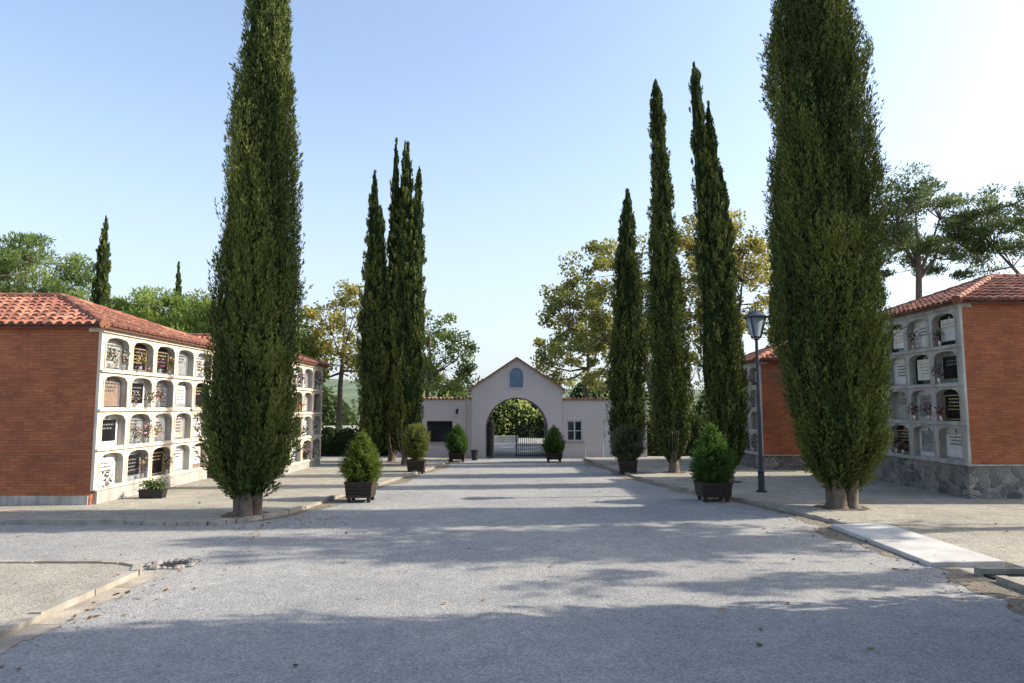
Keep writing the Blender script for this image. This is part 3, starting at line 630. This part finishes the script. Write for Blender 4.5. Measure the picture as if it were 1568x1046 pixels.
b.tube([(3.3,31.0,.0),(3.3,31.0,.65),(5.0,30.9,1.0),(5.0,30.9,0)],[.02]*4,'alu',6); b.tube([(4.1,30.95,0),(4.1,30.95,.8)],[.018,.018],'alu',6); b.obj('handrail')
b=MB(); b.box(-9,.4,45,45.3,-.1,.45,'slab'); b.obj('boundary_wall')
# ---------------------------------------------------------------- planters
def planter(x,y,w,hb,bw,bz0,bz1,kind,seed,cols):
    E=empty('potted_shrub',(x,y,0)); b=MB(); z0=.08
    b.box(-w/2,w/2,-w/2,w/2,z0+.04,z0+hb,'box',tap=.03); r_=.02
    for (a,c,d,e) in ((-w/2-r_,w/2+r_,-w/2-r_,-w/2+.05),(-w/2-r_,w/2+r_,w/2-.05,w/2+r_)): b.box(a,c,d,e,z0+hb,z0+hb+.04,'box')
    b.box(-w/2-r_,-w/2+.05,-w/2+.05,w/2-.05,z0+hb,z0+hb+.04,'box'); b.box(w/2-.05,w/2+r_,-w/2+.05,w/2-.05,z0+hb,z0+hb+.04,'box')
    for i in range(1,4): zz=z0+.04+(hb-.04)*i/4; b.box(-w/2+.006,w/2-.006,-w/2-.004,-w/2+.02,zz-.006,zz+.006,'dark')
    for sx in (-1,1):
        for sy in (-1,1): b.box(sx*w*.36-.04,sx*w*.36+.04,sy*w*.36-.04,sy*w*.36+.04,z0-.1,z0+.04,'box')
    b.face([(-w/2+.05,-w/2+.05,z0+hb+.01),(w/2-.05,-w/2+.05,z0+hb+.01),(w/2-.05,w/2-.05,z0+hb+.01),(-w/2+.05,w/2-.05,z0+hb+.01)],'soil')
    b.obj('planter_box',E)
    b=MB(); b.tube([(0,0,z0+hb),(0,0,bz0+.2)],[.035,.03],'bark',6); b.obj('stem',E)
    rng=np.random.default_rng(seed); H=bz1-bz0
    prof=(lambda t:np.sqrt(np.clip(1-(2*t-1)**2,0,1))) if kind=='round' else (lambda t:np.where(t<.3,np.sqrt(np.clip(1-((t-.3)/.3)**2*.75,0,1)),np.clip(1-(np.clip((t-.3)/.7,0,1))**1.7,0,1)))
    nt=260; nb=36
    t=rng.beta(1.2,1.4,nt) if kind!='round' else rng.random(nt); f=rng.uniform(0,6.283,nt)
    R=bw/2*prof(t)*(1+.10*np.sin(3*f+5*t+seed)+.07*np.sin(5*f-9*t)); 
    p1=np.c_[np.cos(f)*R,np.sin(f)*R,bz0+t*H+.04]; p0=np.c_[np.cos(f)*R*.6,np.sin(f)*R*.6,bz0+t*H*.9-.06]
    if kind!='round': p1[:,2]+=.05*rng.random(nt)
    i=np.repeat(np.arange(nt),nb); m=len(i); u=rng.random(m)[:,None]
    o=rng.normal(size=(m,3))*.04; P=p0[i]*(1-u)+p1[i]*u+o; D=nrm(nrm(p1-p0)[i]+o*12+(0,0,.5)+.3*rng.normal(size=(m,3)))
    tn=np.clip(.1+.5*u[:,0]+rng.normal(0,.2,nt)[i]+rng.normal(0,.15,m),0,1)[:,None]
    blades('foliage',P,D,sidevec(D,rng),rng.uniform(.04,.085,m),rng.uniform(.015,.03,m),np.array(cols[0])*(1-tn)+np.array(cols[1])*tn,'leaf',E)
    b=MB(); k=b.mi('core'); rows=[]
    for a in range(9):
        tt=a/8; row=[]
        for q in range(10): ff=6.283*q/10; rr_=bw/2*.66*float(prof(np.array([tt]))[0]); row.append(len(b.v)); b.v.append((math.cos(ff)*rr_,math.sin(ff)*rr_,bz0+.03+tt*H*.88))
        rows.append(row)
    for a in range(8):
        for q in range(10): b.f.append((rows[a][q],rows[a][(q+1)%10],rows[a+1][(q+1)%10],rows[a+1][q])); b.m.append(k)
    b.obj('shrub_dark_core',E)
YG=((.05,.085,.014),(.19,.26,.04)); BG=((.035,.08,.016),(.11,.21,.04)); GG=((.05,.065,.035),(.16,.19,.10))
planter(-3.72,17.1,.66,.38,.96,.42,1.66,'cone',1,YG)
planter(-3.35,24.3,.62,.35,.92,.50,1.70,'round',2,((.07,.095,.025),(.25,.26,.065)))
planter(-2.33,29.4,.68,.26,.92,.32,1.58,'cone',3,BG)
planter(1.78,29.3,.68,.26,.95,.34,1.48,'cone',4,BG)
planter(4.0,23.9,.58,.36,1.22,.42,1.66,'round',5,GG)
planter(4.98,17.2,.74,.36,1.10,.40,1.86,'cone',6,BG)
E=empty('plant_trough',(-8.9,17.2,.068)); b=MB(); b.box(-.3,.3,-.12,.12,0,.18,'iron',tap=.02); b.box(-.31,.31,-.13,.13,.18,.21,'iron'); b.obj('trough',E)
rng=np.random.default_rng(3); n=700; P=rng.normal(size=(n,3))*(.16,.08,.08)+(0,0,.30); D=nrm(rng.normal(size=(n,3))+(0,0,.6)); t=rng.random((n,1))
blades('leaves',P,D,sidevec(D,rng),rng.uniform(.04,.1,n),.03,np.array((.04,.09,.02))*(1-t)+np.array((.14,.22,.05))*t,'leaf',E)
b=MB(); b.tube([(-1.63,30.2,0),(-1.63,30.2,.42)],[.13,.16],'iron',14); b.tube([(-1.63,30.2,.42),(-1.63,30.2,.46)],[.175,.175],'iron',14); b.obj('litter_bin')
b=MB(); b.tube([(-5.0,25.6,0),(-5.0,25.6,.5),(-5.0,25.6,.52),(-5.0,25.6,.58)],[.07,.07,.09,.05],'green_metal',12); b.obj('bollard')
# ---------------------------------------------------------------- lamp
E=empty('street_lamp',(6.62,18.4,.06)); b=MB()
b.tube([(0,0,0),(0,0,.05),(0,0,.06),(0,0,.5),(0,0,.55),(0,0,.6),(0,0,4.05),(0,0,4.1)],[.14,.14,.085,.08,.09,.055,.04,.06],'green_metal',16)
b.obj('post',E,False)
b=MB(); z0,z1=4.12,4.66
for sx in range(4): 
    a=math.pi/4+sx*math.pi/2; b.tube([(.03*math.cos(a),.03*math.sin(a),4.05),(.13*math.cos(a),.13*math.sin(a),z0)],[.012,.012],'green_metal',5)
    b.tube([(.13*math.cos(a),.13*math.sin(a),z0),(.29*math.cos(a),.29*math.sin(a),z1)],[.018,.018],'green_metal',5)
b.tube([(0,0,z0),(0,0,z0+.025)],[.14,.145],'green_metal',16)
b.tube([(0,0,z1),(0,0,z1+.03),(0,0,z1+.06),(0,0,z1+.15),(0,0,z1+.19),(0,0,z1+.25)],[.33,.34,.28,.13,.04,.03],'green_metal',20)
b.obj('lantern_frame',E)
b=MB(); b.tube([(0,0,z0+.026),(0,0,z1-.002)],[.12,.27],'glass',20); b.obj('lantern_glass',E,True)
# ---------------------------------------------------------------- light
az=math.radians(84); el=math.radians(32)
w=bpy.data.worlds.new('World'); bpy.context.scene.world=w; w.use_nodes=True
nt=w.node_tree; N=nt.nodes; L=nt.links
sk=N.new('ShaderNodeTexSky'); sk.sky_type='NISHITA'; sk.sun_disc=False; sk.sun_elevation=el; sk.sun_rotation=az
sk.air_density=1.0; sk.dust_density=2.0; sk.ozone_density=1.0
tc=N.new('ShaderNodeTexCoord'); sp=N.new('ShaderNodeSeparateXYZ'); L.new(tc.outputs['Generated'],sp.inputs[0])
mr=N.new('ShaderNodeMapRange'); mr.interpolation_type='SMOOTHSTEP'; mr.inputs['From Min'].default_value=-.02; mr.inputs['From Max'].default_value=.5; mr.inputs['To Min'].default_value=.75; mr.inputs['To Max'].default_value=.12
L.new(sp.outputs[2],mr.inputs['Value'])
mx=N.new('ShaderNodeMix'); mx.data_type='RGBA'; L.new(mr.outputs[0],mx.inputs[0]); L.new(sk.outputs[0],mx.inputs[6]); mx.inputs[7].default_value=(2.45,2.75,3.1,1)
L.new(mx.outputs[2],N['Background'].inputs[0]); N['Background'].inputs[1].default_value=.32
sd=Vector((math.sin(az)*math.cos(el),math.cos(az)*math.cos(el),math.sin(el)))
l=bpy.data.lights.new('sun','SUN'); l.energy=8; l.angle=math.radians(.5); l.color=(1,.90,.75)
o=bpy.data.objects.new('sun',l); o.rotation_euler=(-sd).to_track_quat('-Z','Y').to_euler(); o.location=sd*60; C.objects.link(o)
cam=bpy.data.cameras.new('camera'); cam.lens=24; cam.sensor_width=36; cam.clip_end=2000
co=bpy.data.objects.new('camera',cam); co.location=(0,0,2.3); co.rotation_euler=(math.radians(95.52),0,0); C.objects.link(co)
sc=bpy.context.scene; sc.camera=co
sc.view_settings.view_transform='Standard'; sc.view_settings.look='None'; sc.view_settings.exposure=0
